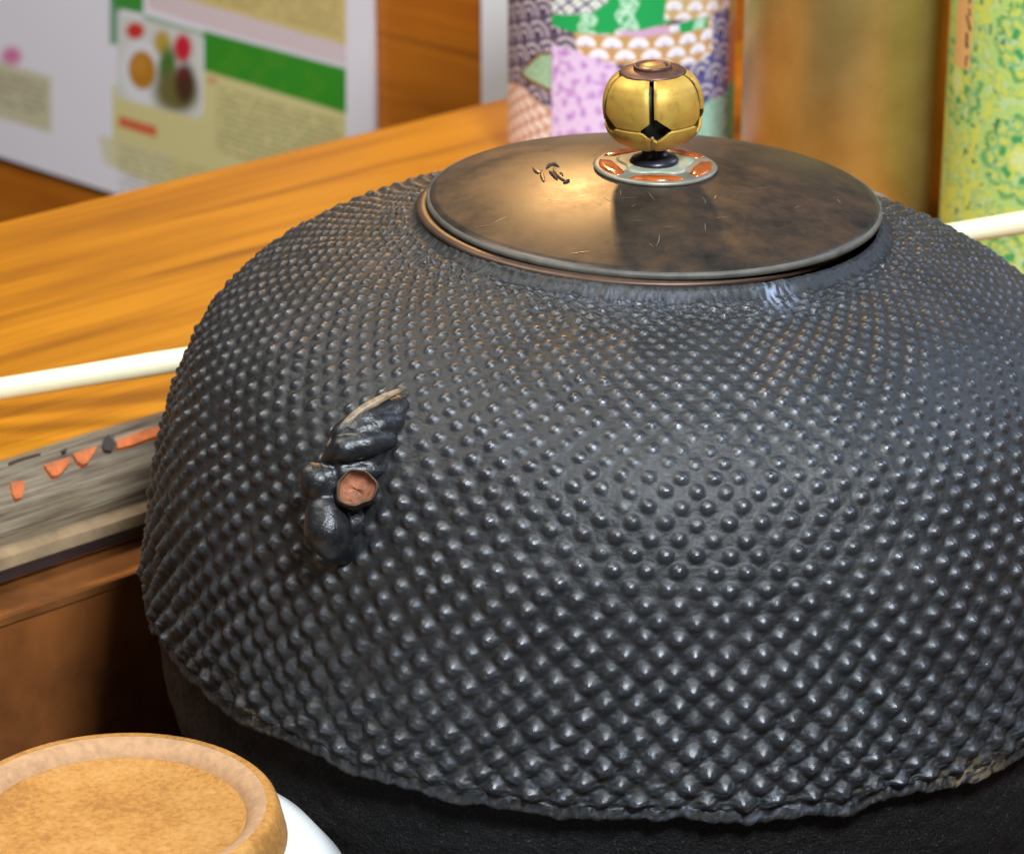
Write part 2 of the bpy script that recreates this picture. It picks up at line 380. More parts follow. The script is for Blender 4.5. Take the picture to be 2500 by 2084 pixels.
# patches where the grey paint has come away and shows orange primer
ORG = mat_plain('orange_primer', (.50, .12, .025), .55, 0, .3, 300, .2, .0003)
DARKP = mat_plain('dark_chip', (.035, .020, .012), .6)
def chip(px, py, rx, ry, mat, seed, pts=None):
    rr = random.Random(seed)
    # on the sloping face between profile points: find height whose profile row matches
    frac_rows = np.array(rows[1:]); fz = np.array(zs[1:])
    def to3(x_, y_):
        zz_ = np.linspace(-.0158, .0008, 120); ww = [d_edge-(on_z(x_, y_, float(q))-AX).dot(Vv) for q in zz_]
        ps = sorted(prof, key=lambda a: a[1]); wz = np.interp(zz_, [a[1] for a in ps], [a[0] for a in ps])
        return on_z(x_, y_, float(zz_[int(np.argmin(np.abs(np.array(ww)-wz)))]))
    if pts is None:
        pts = []
        for k in range(16):
            a_ = 2*math.pi*k/16; q = .75+.4*rr.random(); pts.append((px+rx*q*math.cos(a_), py+ry*q*math.sin(a_)))
    bm = bmesh.new(); nrm = (-Vv*.45+Vector((0, 0, .9))).normalized()*.0014
    vs = [bm.verts.new(to3(*p)+nrm-Vector(table.location)) for p in pts]
    f = bm.faces.new(vs); bmesh.ops.triangulate(bm, faces=[f])
    ext = bmesh.ops.extrude_face_region(bm, geom=bm.faces[:])
    for v in [g for g in ext['geom'] if isinstance(g, bmesh.types.BMVert)]: v.co -= nrm*1.6
    bmesh.ops.recalc_face_normals(bm, faces=bm.faces)
    me = bpy.data.meshes.new('paint_chip'); bm.to_mesh(me); bm.free(); me.materials.append(mat)
    return link(bpy.data.objects.new('paint_chip', me), table)
chip(0, 0, 0, 0, ORG, 1, [(24, 1186), (56, 1180), (58, 1200), (50, 1222), (36, 1226), (28, 1212)])
chip(0, 0, 0, 0, ORG, 2, [(106, 1142), (140, 1132), (168, 1122), (166, 1140), (150, 1158), (140, 1168), (124, 1168), (112, 1152)])
chip(0, 0, 0, 0, ORG, 3, [(176, 1116), (210, 1104), (236, 1096), (228, 1112), (212, 1136), (200, 1142), (186, 1132)])
chip(0, 0, 0, 0, DARKP, 5, [(250, 1080), (262, 1068), (276, 1072), (279, 1092), (270, 1108), (252, 1106), (247, 1094)])
chip(0, 0, 0, 0, ORG, 4, [(281, 1082), (310, 1072), (350, 1056), (398, 1046), (400, 1066), (360, 1078), (318, 1094), (284, 1102)])
chip(0, 0, 0, 0, DARKP, 6, [(18, 1136), (40, 1128), (70, 1119), (98, 1112), (96, 1117), (66, 1126), (40, 1134), (20, 1142)])
chip(0, 0, 0, 0, DARKP, 7, [(148, 1106), (162, 1100), (160, 1108), (150, 1112)])

# ------------------------------------------------------------------ tea canisters on the table
def scallops(x, y, R, ang=0.0, hf=.5):
    """seigaiha: returns distance to the front-most circle centre, in radii, and its id"""
    c, s = math.cos(ang), math.sin(ang); x, y = x*c+y*s, -x*s+y*c
    h = R*hf; best = np.full(x.shape, -1.0); bid = np.zeros(x.shape)
    k0 = np.floor(y/h)
    out = np.full(x.shape, 9.0)
    for dk in (2, 1, 0, -1, -2):                     # picture y grows downwards: lower rows lie in front
        k = k0+dk; cy = k*h; off = np.where(np.mod(k, 2) == 0, 0, R)
        cxk = np.round((x-off)/(2*R))*2*R+off
        d = np.hypot(x-cxk, y-cy)/R
        ok = (d < 1) & (y <= cy+1e-9) & (out > 5)
        out = np.where(ok, d, out); bid = np.where(ok, k*7+cxk/R, bid)
    return np.minimum(out, 1), bid
def rings(C, m, x, y, R, cols, ang=0, hf=.5):
    d, _ = scallops(x, y, R, ang, hf); n = len(cols)
    for i, c in enumerate(cols):
        put(C, m*((d >= i/n) & (d < (i+1)/n+.001)), c)
def paint_c1(x, y):
    """x, y in photo pixels measured round the can from its centre line"""
    C = np.zeros(x.shape+(3,)); C[:] = srgb(198, 186, 196)
    wob = 12*(fbm(x/60, y/60, 5)-.5)
    one = np.ones(x.shape)
    # navy scallops everywhere as ground
    rings(C, one, x, y, 44, [(42, 30, 58), (196, 186, 198), (70, 58, 84), (200, 190, 200), (88, 76, 100)], .3, .7)
    put(C, (x > 1500)*1., (0, 0, 0), 0)
    rings(C, (x > 1680)*1., x+9, y+4, 44, [(20, 18, 60), (205, 200, 210), (56, 54, 120), (208, 204, 212), (90, 90, 150)], -.25, .75)
    # pale green fan
    fan = poly(x, y, [(1235, 222), (1252, 208), (1300, 164), (1346, 152), (1346, 240)], 1.5)
    put(C, poly(x, y, [(1222, 228), (1250, 200), (1300, 157), (1346, 145), (1346, 248), (1260, 240)], 1.5), (120, 80, 40)); put(C, fan, (172, 205, 172))
    put(C, fan*(vnoise(x/7, y/7, 4) > .6), (130, 175, 130), .6)
    put(C, poly(x, y, [(1100, 275), (1230, 250), (1346, 292), (1346, 420), (1100, 420)], 2), (196, 150, 120))
    rings(C, poly(x, y, [(1100, 280), (1230, 256), (1346, 297), (1346, 420), (1100, 420)], 2), x, y, 24, [(240, 200, 180), (250, 238, 232), (244, 214, 196), (250, 238, 232), (205, 150, 120)], .2, .8)
    # lilac fret cloth
    lil = poly(x, y, [(1343, 88), (1420, 80), (1480, 140), (1720, 160), (1720, 480), (1343, 480)], 1.5)
    put(C, lil, (230, 205, 240))
    a, b = (x+y)/24, (x-y)/24
    key = ((np.mod(np.floor(a)+2*np.floor(b), 5) == 0) & (np.mod(b, 1) > .25)) | ((np.mod(np.floor(b)-2*np.floor(a), 5) == 0) & (np.mod(a, 1) > .35))
    put(C, lil*key, (190, 140, 212), .75)
    put(C, lil*(vnoise(x/13, y/13, 31) > .74), (188, 130, 205), .7)
    # white scallop cloud on tan
    cl = poly(x, y+wob*.3, [(1402, 88), (1520, 74), (1760, 70), (1762, 160), (1700, 172), (1500, 160), (1418, 140)], 3)
    put(C, cl, (190, 140, 80)); rings(C, cl, x-8, y-3, 31, [(176, 176, 214), (248, 246, 252), (238, 238, 250), (252, 250, 255), (205, 160, 100)], 0, .95)
    put(C, poly(x, y, [(1500, 84), (1540, 74), (1620, 72), (1640, 90), (1560, 98)], 4), (214, 175, 205))
    # green cloud
    gr = poly(x, y+wob*.4, [(1500, -160), (1604, -160), (1636, 66), (1560, 78), (1440, 74)], 2)
    gr = np.maximum(gr, poly(x, y+wob*.5, [(1343, 56), (1440, 42), (1520, 40), (1500, 88), (1400, 92), (1343, 82)], 2))
    gr = np.maximum(gr, poly(x, y, [(1655, 70), (1740, 62), (1744, 92), (1660, 94)], 2))
    put(C, gr, (28, 168, 88))
    st = gr*((np.abs(x-1530-6*np.sin(y/9)) < 22) | (np.abs(x-1437-4*np.sin(y/7)) < 20)*(y > 40) | (np.abs(x-1715-4*np.sin(y/5)) < 18))
    put(C, st*(vnoise(x/4, y/3.2, 8) > .36), (190, 235, 205))
    # upper right white scallops
    ur = poly(x, y, [(1596, 20), (1625, -10), (1640, -160), (1900, -160), (1900, 58), (1700, 64), (1612, 56)], 3)
    put(C, ur, (196, 160, 100)); rings(C, ur, x+20, y+14, 30, [(180, 176, 200), (246, 244, 248), (236, 230, 240), (250, 248, 250), (208, 176, 120)], .15, .95)
    # lattice
    la = poly(x, y, [(1330, -160), (1490, -160), (1484, 10), (1450, 36), (1380, 50), (1343, 52)], 3)
    put(C, la, (236, 240, 236))
    p, q = np.mod((x+y*1.25)/44, 1), np.mod((x-y*1.25)/44, 1)
    put(C, la*((p < .2) | (q < .2)), (40, 34, 92)); put(C, la*((np.abs(p-.6) < .1) & (np.abs(q-.6) < .1)), (80, 170, 110))
    # mint hem
    mt = poly(x, y, [(1716, 290), (1760, 272), (1830, 280), (1830, 480), (1716, 480)], 2)
    put(C, mt, (168, 214, 192)); put(C, mt*(vnoise(x/8, y/8, 12) > .6), (130, 196, 160), .6)
    # right-hand turn of the paper
    put(C, poly(x, y, [(1842, -160), (1990, -160), (1990, 90), (1842, 110)], 4), (200, 165, 90)); put(C, poly(x, y, [(1842, 110), (1990, 90), (1990, 250), (1842, 260)], 6), (196, 130, 80))
    put(C, poly(x, y, [(1842, 262), (1990, 252), (1990, 480), (1842, 480)], 4), (90, 170, 110))
    put(C, (np.abs(x-1343) < 2.2)*1., (120, 90, 110), .7)
    return C
def paint_c2(x, y):
    C = np.zeros(x.shape+(3,)); C[:] = srgb(200, 208, 94)
    n = fbm(x/38, y/38, 3); n2 = fbm(x/21+5, y/21, 17)
    put(C, (np.abs(n-.47) < .035)*1., (150, 190, 130), .75)
    put(C, (np.abs(n2-.56) < .03)*1., (110, 170, 110), .6)
    put(C, (n2 > .66)*1., (180, 208, 150), .9)
    # scrolling medallions
    for cx_, cy_ in ((2545, 120), (2528, 410), (2790, 265), (2545, -170), (2790, -30), (2300, 265), (2528, 700), (2790, 560)):
        d = np.hypot(x-cx_, (y-cy_)); an = np.arctan2(y-cy_, x-cx_)
        wv = 7*np.sin(an*12)
        put(C, (np.abs(d-118+wv*.4) < 7), (172, 206, 120), .9); put(C, (np.abs(d-98+wv) < 8)*(vnoise(x/8, y/8, 5) > .3), (80, 158, 96), .85)
        put(C, (np.abs(d-72-wv) < 7)*(vnoise(x/9, y/9, 6) > .35), (130, 182, 120), .9)
        put(C, (np.abs(d-50) < 9)*(np.sin(an*6) > -.1), (52, 154, 92), .95)
        put(C, (d < 30), (208, 214, 110)); put(C, (d < 22)*(np.sin(an*5) > 0), (200, 220, 170))
    put(C, ((vnoise(x/12, y/17, 44) > .84))*(np.hypot(x-2400, 0) < 70), (50, 104, 84), .8)
    # small peach label with dark brush marks
    lb = poly(x, y, [(2334-60, 10), (2352, 6), (2358, 110), (2356, 228), (2334-60, 232)], 1.5)
    put(C, lb, (226, 176, 110))
    for (x0, y0, x1, y1, w_) in ((2344, 40, 2341, 62, 4), (2340, 78, 2346, 90, 4), (2332, 98, 2350, 126, 5), (2336, 142, 2340, 170, 6), (2342, 196, 2338, 220, 4)):
        t = np.clip(((x-x0)*(x1-x0)+(y-y0)*(y1-y0))/((x1-x0)**2+(y1-y0)**2), 0, 1)
        put(C, (np.hypot(x-x0-t*(x1-x0), y-y0-t*(y1-y0)) < w_)*1., (60, 36, 50))
    return C
def paper_can(cx_, cy_, r, h, pxc, paint, mat, label, zshift=0, nth=520, nz=340):
    root = empty('tea_canister', (cx_, cy_, 0.0006)); tag(root, label, 'tea canister')
    cdir = math.atan2(-cy_, -cx_)                     # towards the camera
    slant = math.hypot(cx_, cy_)-r
    t = np.linspace(-1, 1, nth); th = cdir + np.sign(t)*(np.abs(t)**1.25)*math.pi   # finer towards the camera
    th = th[:-1]; z = np.linspace(.001, h, nz)
    T, Z = np.meshgrid(th, z)
    P = np.stack([r*np.cos(T), r*np.sin(T), Z], -1)
    dist = math.hypot(cx_, cy_)
    sc = FPX/math.hypot(dist*math.cos(PITCH), 0)      # px per metre, only for the print's scale
    W = np.array([cx_, cy_, 0]); front = np.array([cx_+r*math.cos(cdir), cy_+r*math.sin(cdir), 0])
    fz = np.stack([np.full(nz, front[0]), np.full(nz, front[1]), z], -1); _, fy = proj_np(fz)
    xx = pxc + (T-cdir)*r*FPX/(dist/math.cos(.28)); yy = np.repeat(fy[:, None], len(th), 1)
    C = paint(xx, yy)
    mesh_np('wrapped_side', P.reshape(-1, 3), grid_faces(nz, len(th)), mat, root, col=C.reshape(-1, 3))
    lathe('base_rim', [(0, 0), (r-.001, 0), (r-.0004, .0004), (r-.0004, .0012)], TIN, root)
    lathe('top_rim', [(r-.0002, h-.0006), (r+.0002, h), (r-.0008, h+.0008), (r-.002, h+.0002), (0, h+.0002)], TIN, root)
    return root
TIN = mat_plain('tin', (.5, .42, .25), .4, .9, .1)
WASHI = mat_print('washi_paper', .55, .35, .12)
paper_can(.0412, 1.135, .0428, .13, 1518, paint_c1, WASHI, 'tea canister wrapped in lilac, navy and green patterned paper behind the brass knob', nth=620, nz=420)
paper_can(.193, 1.02, .045, .13, 2655, paint_c2, WASHI, 'tea canister in yellow-green scroll patterned paper at the right edge')
gc = empty('tea_canister', (.1195, 1.070, .0006)); tag(gc, 'plain gold metal tea canister between the two paper-covered ones', 'tea canister')
t = NT('brushed_brass'); v = t.coord((1, 1, 1)); n = t.noise(70, 5, .6, v)
r_ = t.ramp(n.outputs['Fac'], [(.3, (.50, .36, .115)), (.7, (.60, .46, .17))]); t.l(r_.outputs[0], t.b.inputs['Base Color'])
t.set(Metallic=.78, Roughness=.42); t.bump(n.outputs['Fac'], .1, .0003); BRASS = t.m
lathe('body', [(0, 0), (.0366, 0), (.0373, .0008), (.0373, .10)], BRASS, gc, 160)
lathe('lid', [(.0379, .1004), (.0379, .128), (.0370, .13), (0, .13)], BRASS, gc, 160)

# ------------------------------------------------------------------ pale rod behind the kettle
d1 = ray(-700, 950+.163*700); H1 = CAMH-.0040; p1 = Vector((0, 0, CAMH))+d1*((.0040-CAMH)/d1.z)
d2 = ray(3300, 543-.163*800); z2_ = .054; p2 = Vector((0, 0, CAMH))+d2*((z2_-CAMH)/d2.z)
def tube(name, pts, rad, mat, parent=None, n=20, loc=None):
    bm = bmesh.new(); rings_ = []
    pts = [Vector(p) for p in pts]
    for i, p in enumerate(pts):
        d = (pts[min(i+1, len(pts)-1)]-pts[max(i-1, 0)]).normalized()
        a = d.cross(Vector((0, 0, 1)) if abs(d.z) < .9 else Vector((1, 0, 0))).normalized(); b = d.cross(a)
        r = rad[i] if hasattr(rad, '__len__') else rad
        rings_.append([bm.verts.new(p+(a*math.cos(2*math.pi*k/n)+b*math.sin(2*math.pi*k/n))*r) for k in range(n)])
    for a, b in zip(rings_, rings_[1:]):
        for k in range(n): bm.faces.new((a[k], a[(k+1) % n], b[(k+1) % n], b[k]))
    bm.faces.new(rings_[0]); bm.faces.new(rings_[-1])
    bmesh.ops.recalc_face_normals(bm, faces=bm.faces)
    me = bpy.data.meshes.new(name); bm.to_mesh(me); bm.free(); me.materials.append(mat)
    for p in me.polygons: p.use_smooth = True
    return link(bpy.data.objects.new(name, me), parent)
BAM = mat_plain('pale_bamboo', (.92, .85, .56), .3, 0, .05, 60, .1, .0002)
rp = [p1.lerp(p2, k/24) for k in range(25)]
rr_ = [.0034]*25
for k in (6, 19): rr_[k] = .0036
mid = p1.lerp(p2, .0)
rod = tube('bamboo_rod', [p-mid for p in rp], rr_, BAM); rod.location = mid
tag(rod, 'thin cream-white rod passing behind the kettle and in front of the green canister', 'rod')

# ------------------------------------------------------------------ overturned tea bowl in the foreground
bx = on_z(275, 1968, .0075)
bowl = empty('tea_bowl', (bx.x, bx.y, FLOOR)); bowl.scale = (.935, .935, 1); tag(bowl, 'upside-down white glazed bowl with a sandy unglazed foot, lower left corner', 'bowl')
hz = .0075-FLOOR
t = NT('unglazed_clay'); n1 = t.noise(620, 5, .75, t.coord()); n2 = t.noise(60, 6, .7, t.coord())
ad = t.n('Math', operation='ADD'); t.l(n1.outputs['Fac'], ad.inputs[0]); t.l(n2.outputs['Fac'], ad.inputs[1])
r_ = t.ramp(ad.outputs[0], [(.38, (.30, .125, .022)), (.5, (.42, .190, .035)), (.62, (.48, .245, .07))]); 
t.l(r_.outputs[0], t.b.inputs['Base Color'])
for e, p in zip(r_.color_ramp.elements, (.8, 1.0, 1.22)): e.position = min(1, p)
mrg = t.n('MapRange'); t.l(ad.outputs[0], mrg.inputs['Value']); mrg.inputs['From Min'].default_value = .6; mrg.inputs['From Max'].default_value = 1.4
t.l(mrg.outputs[0], r_.inputs['Fac'])
for e, p in zip(r_.color_ramp.elements, (.28, .5, .74)): e.position = p
t.set(Roughness=.8); t.bump(n1.outputs['Fac'], .5, .0006); CLAY = t.m
CLAYP = mat_plain('pale_clay_rim', (.42, .24, .12), .8, 0, .18, 420, .4, .0005)
GLZ = mat_plain('white_glaze', (.78, .80, .80), .18, 0, .03, 40, .05, .0002)
lathe('foot', [(.0418, hz-.0125), (.0412, hz-.0080), (.0400, hz-.0030), (.0392, hz-.0010), (.0380, hz-.0000), (.0365, hz-.0001)], CLAY, bowl, 128)
lathe('foot_rim', [(.0366, hz-.00015), (.0350, hz-.0004), (.0334, hz-.0012), (.0322, hz-.0024), (.0316, hz-.0034)], CLAYP, bowl, 128)
lathe('foot_well', [(.0317, hz-.0034), (.030, hz-.0040), (.02, hz-.0043), (0, hz-.0043)], CLAY, bowl, 128)
lathe('glazed_body', [(.0640, 0), (.0660, .001), (.0665, .004), (.0660, .02), (.0635, .045), (.0600, .060), (.0560, .071), (.0500, .0785), (.0450, .0822), (.0413, hz-.0088)], GLZ, bowl, 128)

# ------------------------------------------------------------------ the iron kettle
KZ = -.0103
TILT = .0324
kettle = empty('iron_kettle', (AX.x, AX.y, KZ), (0, TILT, 0))
tag(kettle, 'large black cast iron kettle studded with rows of small bumps', 'kettle')
NB = 100
pz = [0, .02, .04, .06, .0795, .0882, .0934, .0976, .1009, .1036]
pr = [.1312, .1292, .1265, .1212, .1093, .0985, .0894, .0795, .0700, .0622]
zq = np.linspace(0, .1036, 900); rq = spline(pz, pr, zq)
pts = np.stack([rq, zq], 1)
neck = np.array([(.0608, .1046), (.0602, .1054), (.0597, .1060), (.0585, .1062)])
# thin everything to arc-length samples
seg = np.hypot(*np.diff(pts, axis=0).T); sl = np.concatenate([[0], np.cumsum(seg)])
dv = 1/(.50*2*math.pi*np.interp((sl[1:]+sl[:-1])/2, sl, pts[:, 0])/NB)
vrow = np.concatenate([[0], np.cumsum(seg*dv)])
NV = vrow[-1]
per = 10
rowsv = np.linspace(0, NV, int(NV*per))
sr = np.interp(rowsv, vrow, sl); Rr = np.interp(sr, sl, pts[:, 0]); Zr = np.interp(sr, sl, pts[:, 1])
# rolled lower edge, then the body; all in one grid
NC = NB*14
th = np.arange(NC)/NC*2*math.pi
Tt, Vr = np.meshgrid(th, rowsv)
Rg = np.repeat(Rr[:, None], NC, 1); Zg = np.repeat(Zr[:, None], NC, 1)
dr = np.gradient(Rr, sr); dz = np.gradient(Zr, sr); ln = np.hypot(dr, dz); nr, nzv = dz/ln, -dr/ln
a = Tt/(2*math.pi)*NB
jit = rng.normal(0, .05, (int(NV)+8, NB+2, 2)); hj = 1+rng.normal(0, .13, (int(NV)+8, NB+2))
hj[rng.random(hj.shape) < .02] *= .45
best = np.full(Tt.shape, 9.0); bh = np.ones(Tt.shape)
for dk in (-1, 0, 1, 2):
    k = np.floor(Vr).astype(int)+dk; kk = np.clip(k+2, 0, jit.shape[0]-1)
    off = np.where(k % 2 == 0, 0, .5)
    for da in (0, 1):
        c = np.floor(a-off)+da; ci = np.mod(c, NB).astype(int)
        cx_ = c+off+jit[kk, ci, 0]; cv = k+jit[kk, ci, 1]*1.2
        d = np.hypot(a-cx_, (Vr-cv)*.50); d = np.where((k < 1) | (k > NV-.5), 9, d)
        m_ = d < best; best = np.where(m_, d, best); bh = np.where(m_, hj[kk, ci], bh)
frac = np.clip(Zg/.10, 0, 1)
pitch = 2*math.pi*Rg/NB
up_ = smoothstep(.22, .62, frac)
dome = np.clip(1-(best/.275)**2, 0, 1)**1.3
cone = np.clip(1.10-np.sqrt(best**2+.07**2)/.42, 0, 1)**1.2
H = pitch*bh*(up_*((.155-.060*smoothstep(.6, .9, frac))*dome+.02*np.clip(1-best/.5, 0, 1))+(1-up_)*.270*cone)
# cast skin irregularity and wear near the bottom edge
rough_n = fbm(Tt*90, Vr*2.2, 2, 4)-.5
H += rough_n*(.0003+.0012*np.exp(-Zg/.007)) + (fbm(Tt*190, Vr*5.5, 61, 3)-.5)*(.00022+.00062*(1-smoothstep(.0, .045, Zg))) + (fbm(Tt*60, Vr*2.5, 6, 3)-.5)*.0009*smoothstep(.0985, .1020, Zg)
H += (fbm(Tt*9, Vr*.22, 12, 3)-.5)*.0012
def tocart(R_, T_, Z_): return np.stack([R_*np.cos(T_), R_*np.sin(T_), Z_], -1)
# flatten the bumps around each lug
for lug_t, lz in ((math.radians(-127.6), .0670), (math.radians(52.4), .0670)):
    da_ = (np.angle(np.exp(1j*(Tt-lug_t))))*.12; db_ = (Zg-lz)
    m_ = smoothstep(.9, 1.25, np.hypot((da_-.12*db_)/.0072, db_/.0165)); H = H*(m_+(1-m_)*.15)
Rb = Rg+nr[:, None]*H; Zb = Zg+nzv[:, None]*H
# irregular torn lower edge: push first rows down a varying amount
edge_n = (fbm(th*14, th*0+3, 21, 4)-.5)*.0046+.0032+(fbm(th*60, th*0+7, 25, 3)-.5)*.0014
fall = np.exp(-Zr/.004)[:, None]
Zb = Zb+fall*edge_n[None]
# extra rings: lower lip (below row 0) and the neck (above the last row)
low = [];
for (dr_, dz_) in ((-.0040, -.0024), (.0002, -.0028), (.0004, -.0024), (.0004, -.0017), (.0001, -.0012)):
    low.append(tocart((Rr[0]+dr_+(rough_n[0])*.0012), th, dz_+edge_n+.0006*rough_n[0]))
up = []
for r1, z1 in neck:
    nn = (fbm(th*42, th*0+z1*1800, 33, 4)-.5)*.0007
    up.append(tocart(r1+nn, th, z1+nn))
G = np.concatenate([np.array(low), tocart(Rb, Tt, Zb), np.array(up)], 0)
# limescale and rust marks (r = white-blue scale, g = tan)
ang = np.arctan2(G[..., 1], G[..., 0]); zz = G[..., 2]
def near(deg, w_): return np.exp(-(np.angle(np.exp(1j*(ang-math.radians(deg))))/math.radians(w_))**2)
nz1 = fbm(ang*70, zz*900, 41, 4); nz2 = fbm(ang*160, zz*1500, 43, 3)
neckb = np.exp(-((zz-.1040)/.0014)**2)
sc_r = np.clip(near(-63, 4.0)*np.exp(-((zz-.1040)/.0018)**2)*smoothstep(.42, .62, nz1)*.8, 0, 1)
sc_r = np.maximum(sc_r, .15*neckb*np.clip(near(-95, 22), 0, 1)*smoothstep(.42, .6, nz2))
sc_r = np.maximum(sc_r, .16*smoothstep(.55, .75, nz2)*np.exp(-zz/.03)*near(-75, 50))
sc_g = np.clip(near(-54, 4.5)*np.exp(-((zz-.001)/.0045)**2)*smoothstep(.40, .60, nz1)*.7, 0, 1)
sc_g = np.maximum(sc_g, .45*near(-137, 3)*np.exp(-((zz-.003)/.003)**2)*smoothstep(.4, .6, nz1))
sc_g = np.maximum(sc_g, .06*smoothstep(.5, .7, nz1)*np.exp(-zz/.05))
tipw = np.clip((1-(best/.25)**2), 0, 1)*bh; tipw = np.concatenate([np.zeros((len(low), NC)), tipw, np.zeros((len(up), NC))], 0)
COL = np.stack([sc_r, sc_g, np.clip(tipw, 0, 1)], -1)
mesh_np('body', G.reshape(-1, 3), grid_faces(G.shape[0], NC), IRON, kettle, col=COL.reshape(-1, 3))
# lower body, rough and black, set back under the studded shell
zl = np.linspace(-.0735, .004, 60); tl = np.linspace(0, 2*math.pi, 720, endpoint=False)
Tl, Zl = np.meshgrid(tl, zl)
Rl = np.interp(Zl, [-.0735, -.07, -.055, -.02, .004], [.06, .100, .117, .1268, .1280])+(fbm(Tl*22, Zl*260, 51, 4)-.5)*.0018
mesh_np('lower_body', tocart(Rl, Tl, Zl).reshape(-1, 3), grid_faces(60, 720), BLACK, kettle)
# lip that carries the lid, showing bronze on the left
LIPM = mat_plain('bronze_lip', (.075, .042, .026), .45, .3, .4, 90, .2, .0003)
lathe('lip', [(.0570, .1048), (.0578, .1055), (.0580, .1063), (.0576, .1068), (.0560, .1072), (.0545, .1066), (.0540, .1030)], LIPM, kettle, 160, loc=(-.0028, 0, 0))

# lugs: blobs merged by a voxel remesh, plus the eye of the lug
HOLE = mat_plain('rusty_orange_hollow', (.27, .105, .052), .7, 0, .6, 260, .3, .0004)
HRIM = mat_plain('worn_tan_rim', (.07, .045, .028), .6, .0, .6, 500, .6, .0006)
WORN = mat_plain('brassy_worn_edge', (.20, .14, .085), .5, .1, .75, 420, .5, .0006)
def surf(tdeg, z, out=0.0):
    t = math.radians(tdeg); r = float(spline(pz, pr, [z])[0]); e = .001
    dr = (float(spline(pz, pr, [z+e])[0])-r)/e; n = Vector((math.cos(t), math.sin(t), -dr)).normalized()
    return Vector((r*math.cos(t), r*math.sin(t), z))+n*out, n
def make_lug(t0, name='lug'):
    """t0: azimuth of the lug in degrees; local layout (dtheta in degrees, z, out, radii)"""
    bm = bmesh.new()
    def blob(p, r, ax=None, sc=(1, 1, 1)):
        M = Matrix.Translation(p)
        if ax is not None: M = M @ Vector((0, 0, 1)).rotation_difference(ax).to_matrix().to_4x4()
        M = M @ Matrix.Diagonal((r*sc[0], r*sc[1], r*sc[2], 1)); bmesh.ops.create_icosphere(bm, subdivisions=3, radius=1, matrix=M)
    def chain(pts, n=14):
        for i in range(len(pts)-1):
            (a0, z0, o0, r0), (a1, z1, o1, r1) = pts[i], pts[i+1]
            for k in range(n):
                f = k/n; p, _ = surf(t0+a0+(a1-a0)*f, z0+(z1-z0)*f, o0+(o1-o0)*f); blob(p, r0+(r1-r0)*f)
    # upper leaf: folds sweeping up and to the right
    chain([(.4, .0708, .0055, .0022), (1.2, .0748, .0058, .0038), (2.2, .0782, .0040, .0040), (3.0, .0816, .0014, .0030), (3.8, .0852, -.0014, .0014)])
    chain([(.6, .0700, .0068, .0020), (2.2, .0725, .0074, .0034), (3.9, .0748, .0046, .0034), (5.4, .0774, .0004, .0020)])
    chain([(.8, .0685, .0052, .0016), (2.4, .0688, .0052, .0024), (4.2, .0702, .0026, .0020), (5.4, .0712, .0000, .0014)])
    chain([(.9, .0715, .0052, .0030), (2.4, .0758, .0048, .0040), (3.6, .0786, .0024, .0036), (4.8, .0810, -.0008, .0022)])
    # snout
    chain([(-.2, .0662, .0085, .0034), (.4, .0655, .0075, .0042), (1.0, .0630, .0040, .0046), (1.8, .0640, .0010, .0050), (2.6, .0668, .0004, .0044)])
    chain([(.2, .0690, .0060, .0018), (1.2, .0672, .0070, .0026), (1.8, .0655, .0060, .0024)])
    # lower lobe, a long dark bead hanging below the snout
    chain([(1.2, .0622, .0045, .0038), (2.0, .0592, .0058, .0050), (2.7, .0566, .0060, .0056), (3.2, .0544, .0038, .0048), (3.6, .0520, .0006, .0030)])
    # web of metal that joins leaf, snout and lobe to the body
    chain([(3.4, .0830, -.0015, .0040), (3.2, .0770, .0000, .0050), (3.4, .0705, -.0006, .0046), (2.2, .0640, -.0004, .0042), (3.4, .0590, -.0016, .0044)])
    me = bpy.data.meshes.new(name); bm.to_mesh(me); bm.free(); me.materials.append(LUGM)
    o = link(bpy.data.objects.new(name, me), kettle)
    rm = o.modifiers.new('merge', 'REMESH'); rm.mode = 'VOXEL'; rm.voxel_size = .00040; rm.use_smooth_shade = True
    sm = o.modifiers.new('smooth', 'SMOOTH'); sm.iterations = 5; sm.factor = .5
    # worn bright ridge along the leaf
    pts = []
    rad = []
    for k in range(13):
        f = k/12; p, _ = surf(t0+.2+f*3.6, .0720+f*.0140, .0082-.0066*f+.0022*math.sin(math.pi*f)); pts.append(p); rad.append(.0011*math.sin(math.pi*(.08+.84*f))+.0002)
    tube('worn_ridge', pts, rad, WORN, o, 8)
    # eye of the lug
    p, n = surf(t0+5.4, .0668, .0074)
    n2 = (n+Vector((-math.sin(math.radians(t0)), math.cos(math.radians(t0)), 0))*.75+Vector((0, 0, .25))).normalized()
    q = Vector((0, 0, 1)).rotation_difference(n2).to_euler()
    def hollow(nm, prof_, mat_, sd):
        # an uneven, slightly angular cast opening
        n_ = 40; V_ = []
        for r_, z_ in prof_:
            for k in range(n_):
                a_ = 2*math.pi*k/n_; q_ = 1+.07*math.sin(2*a_+.6)+.05*math.sin(3*a_+2)+.03*math.sin(7*a_+sd)
                V_.append((r_*q_*math.cos(a_), r_*q_*math.sin(a_), z_+.0003*math.sin(3*a_+1)))
        h_ = mesh_np(nm, V_, grid_faces(len(prof_), n_), mat_, o); h_.location = p; h_.rotation_euler = q; h_.scale = (.9, .9, 1)
        return h_
    hollow('eye_rim', [(.0056, -.0062), (.0053, -.0024), (.0050, -.0005), (.0048, .0000), (.0046, -.0003), (.0044, -.0008)], HRIM, 0)
    hollow('eye_hollow', [(.0046, -.0004), (.0043, -.0012), (.0036, -.0024), (.0024, -.0033), (.0010, -.0036), (.00001, -.0037)], HOLE, 0)
    return o
lug1 = make_lug(-130.0)
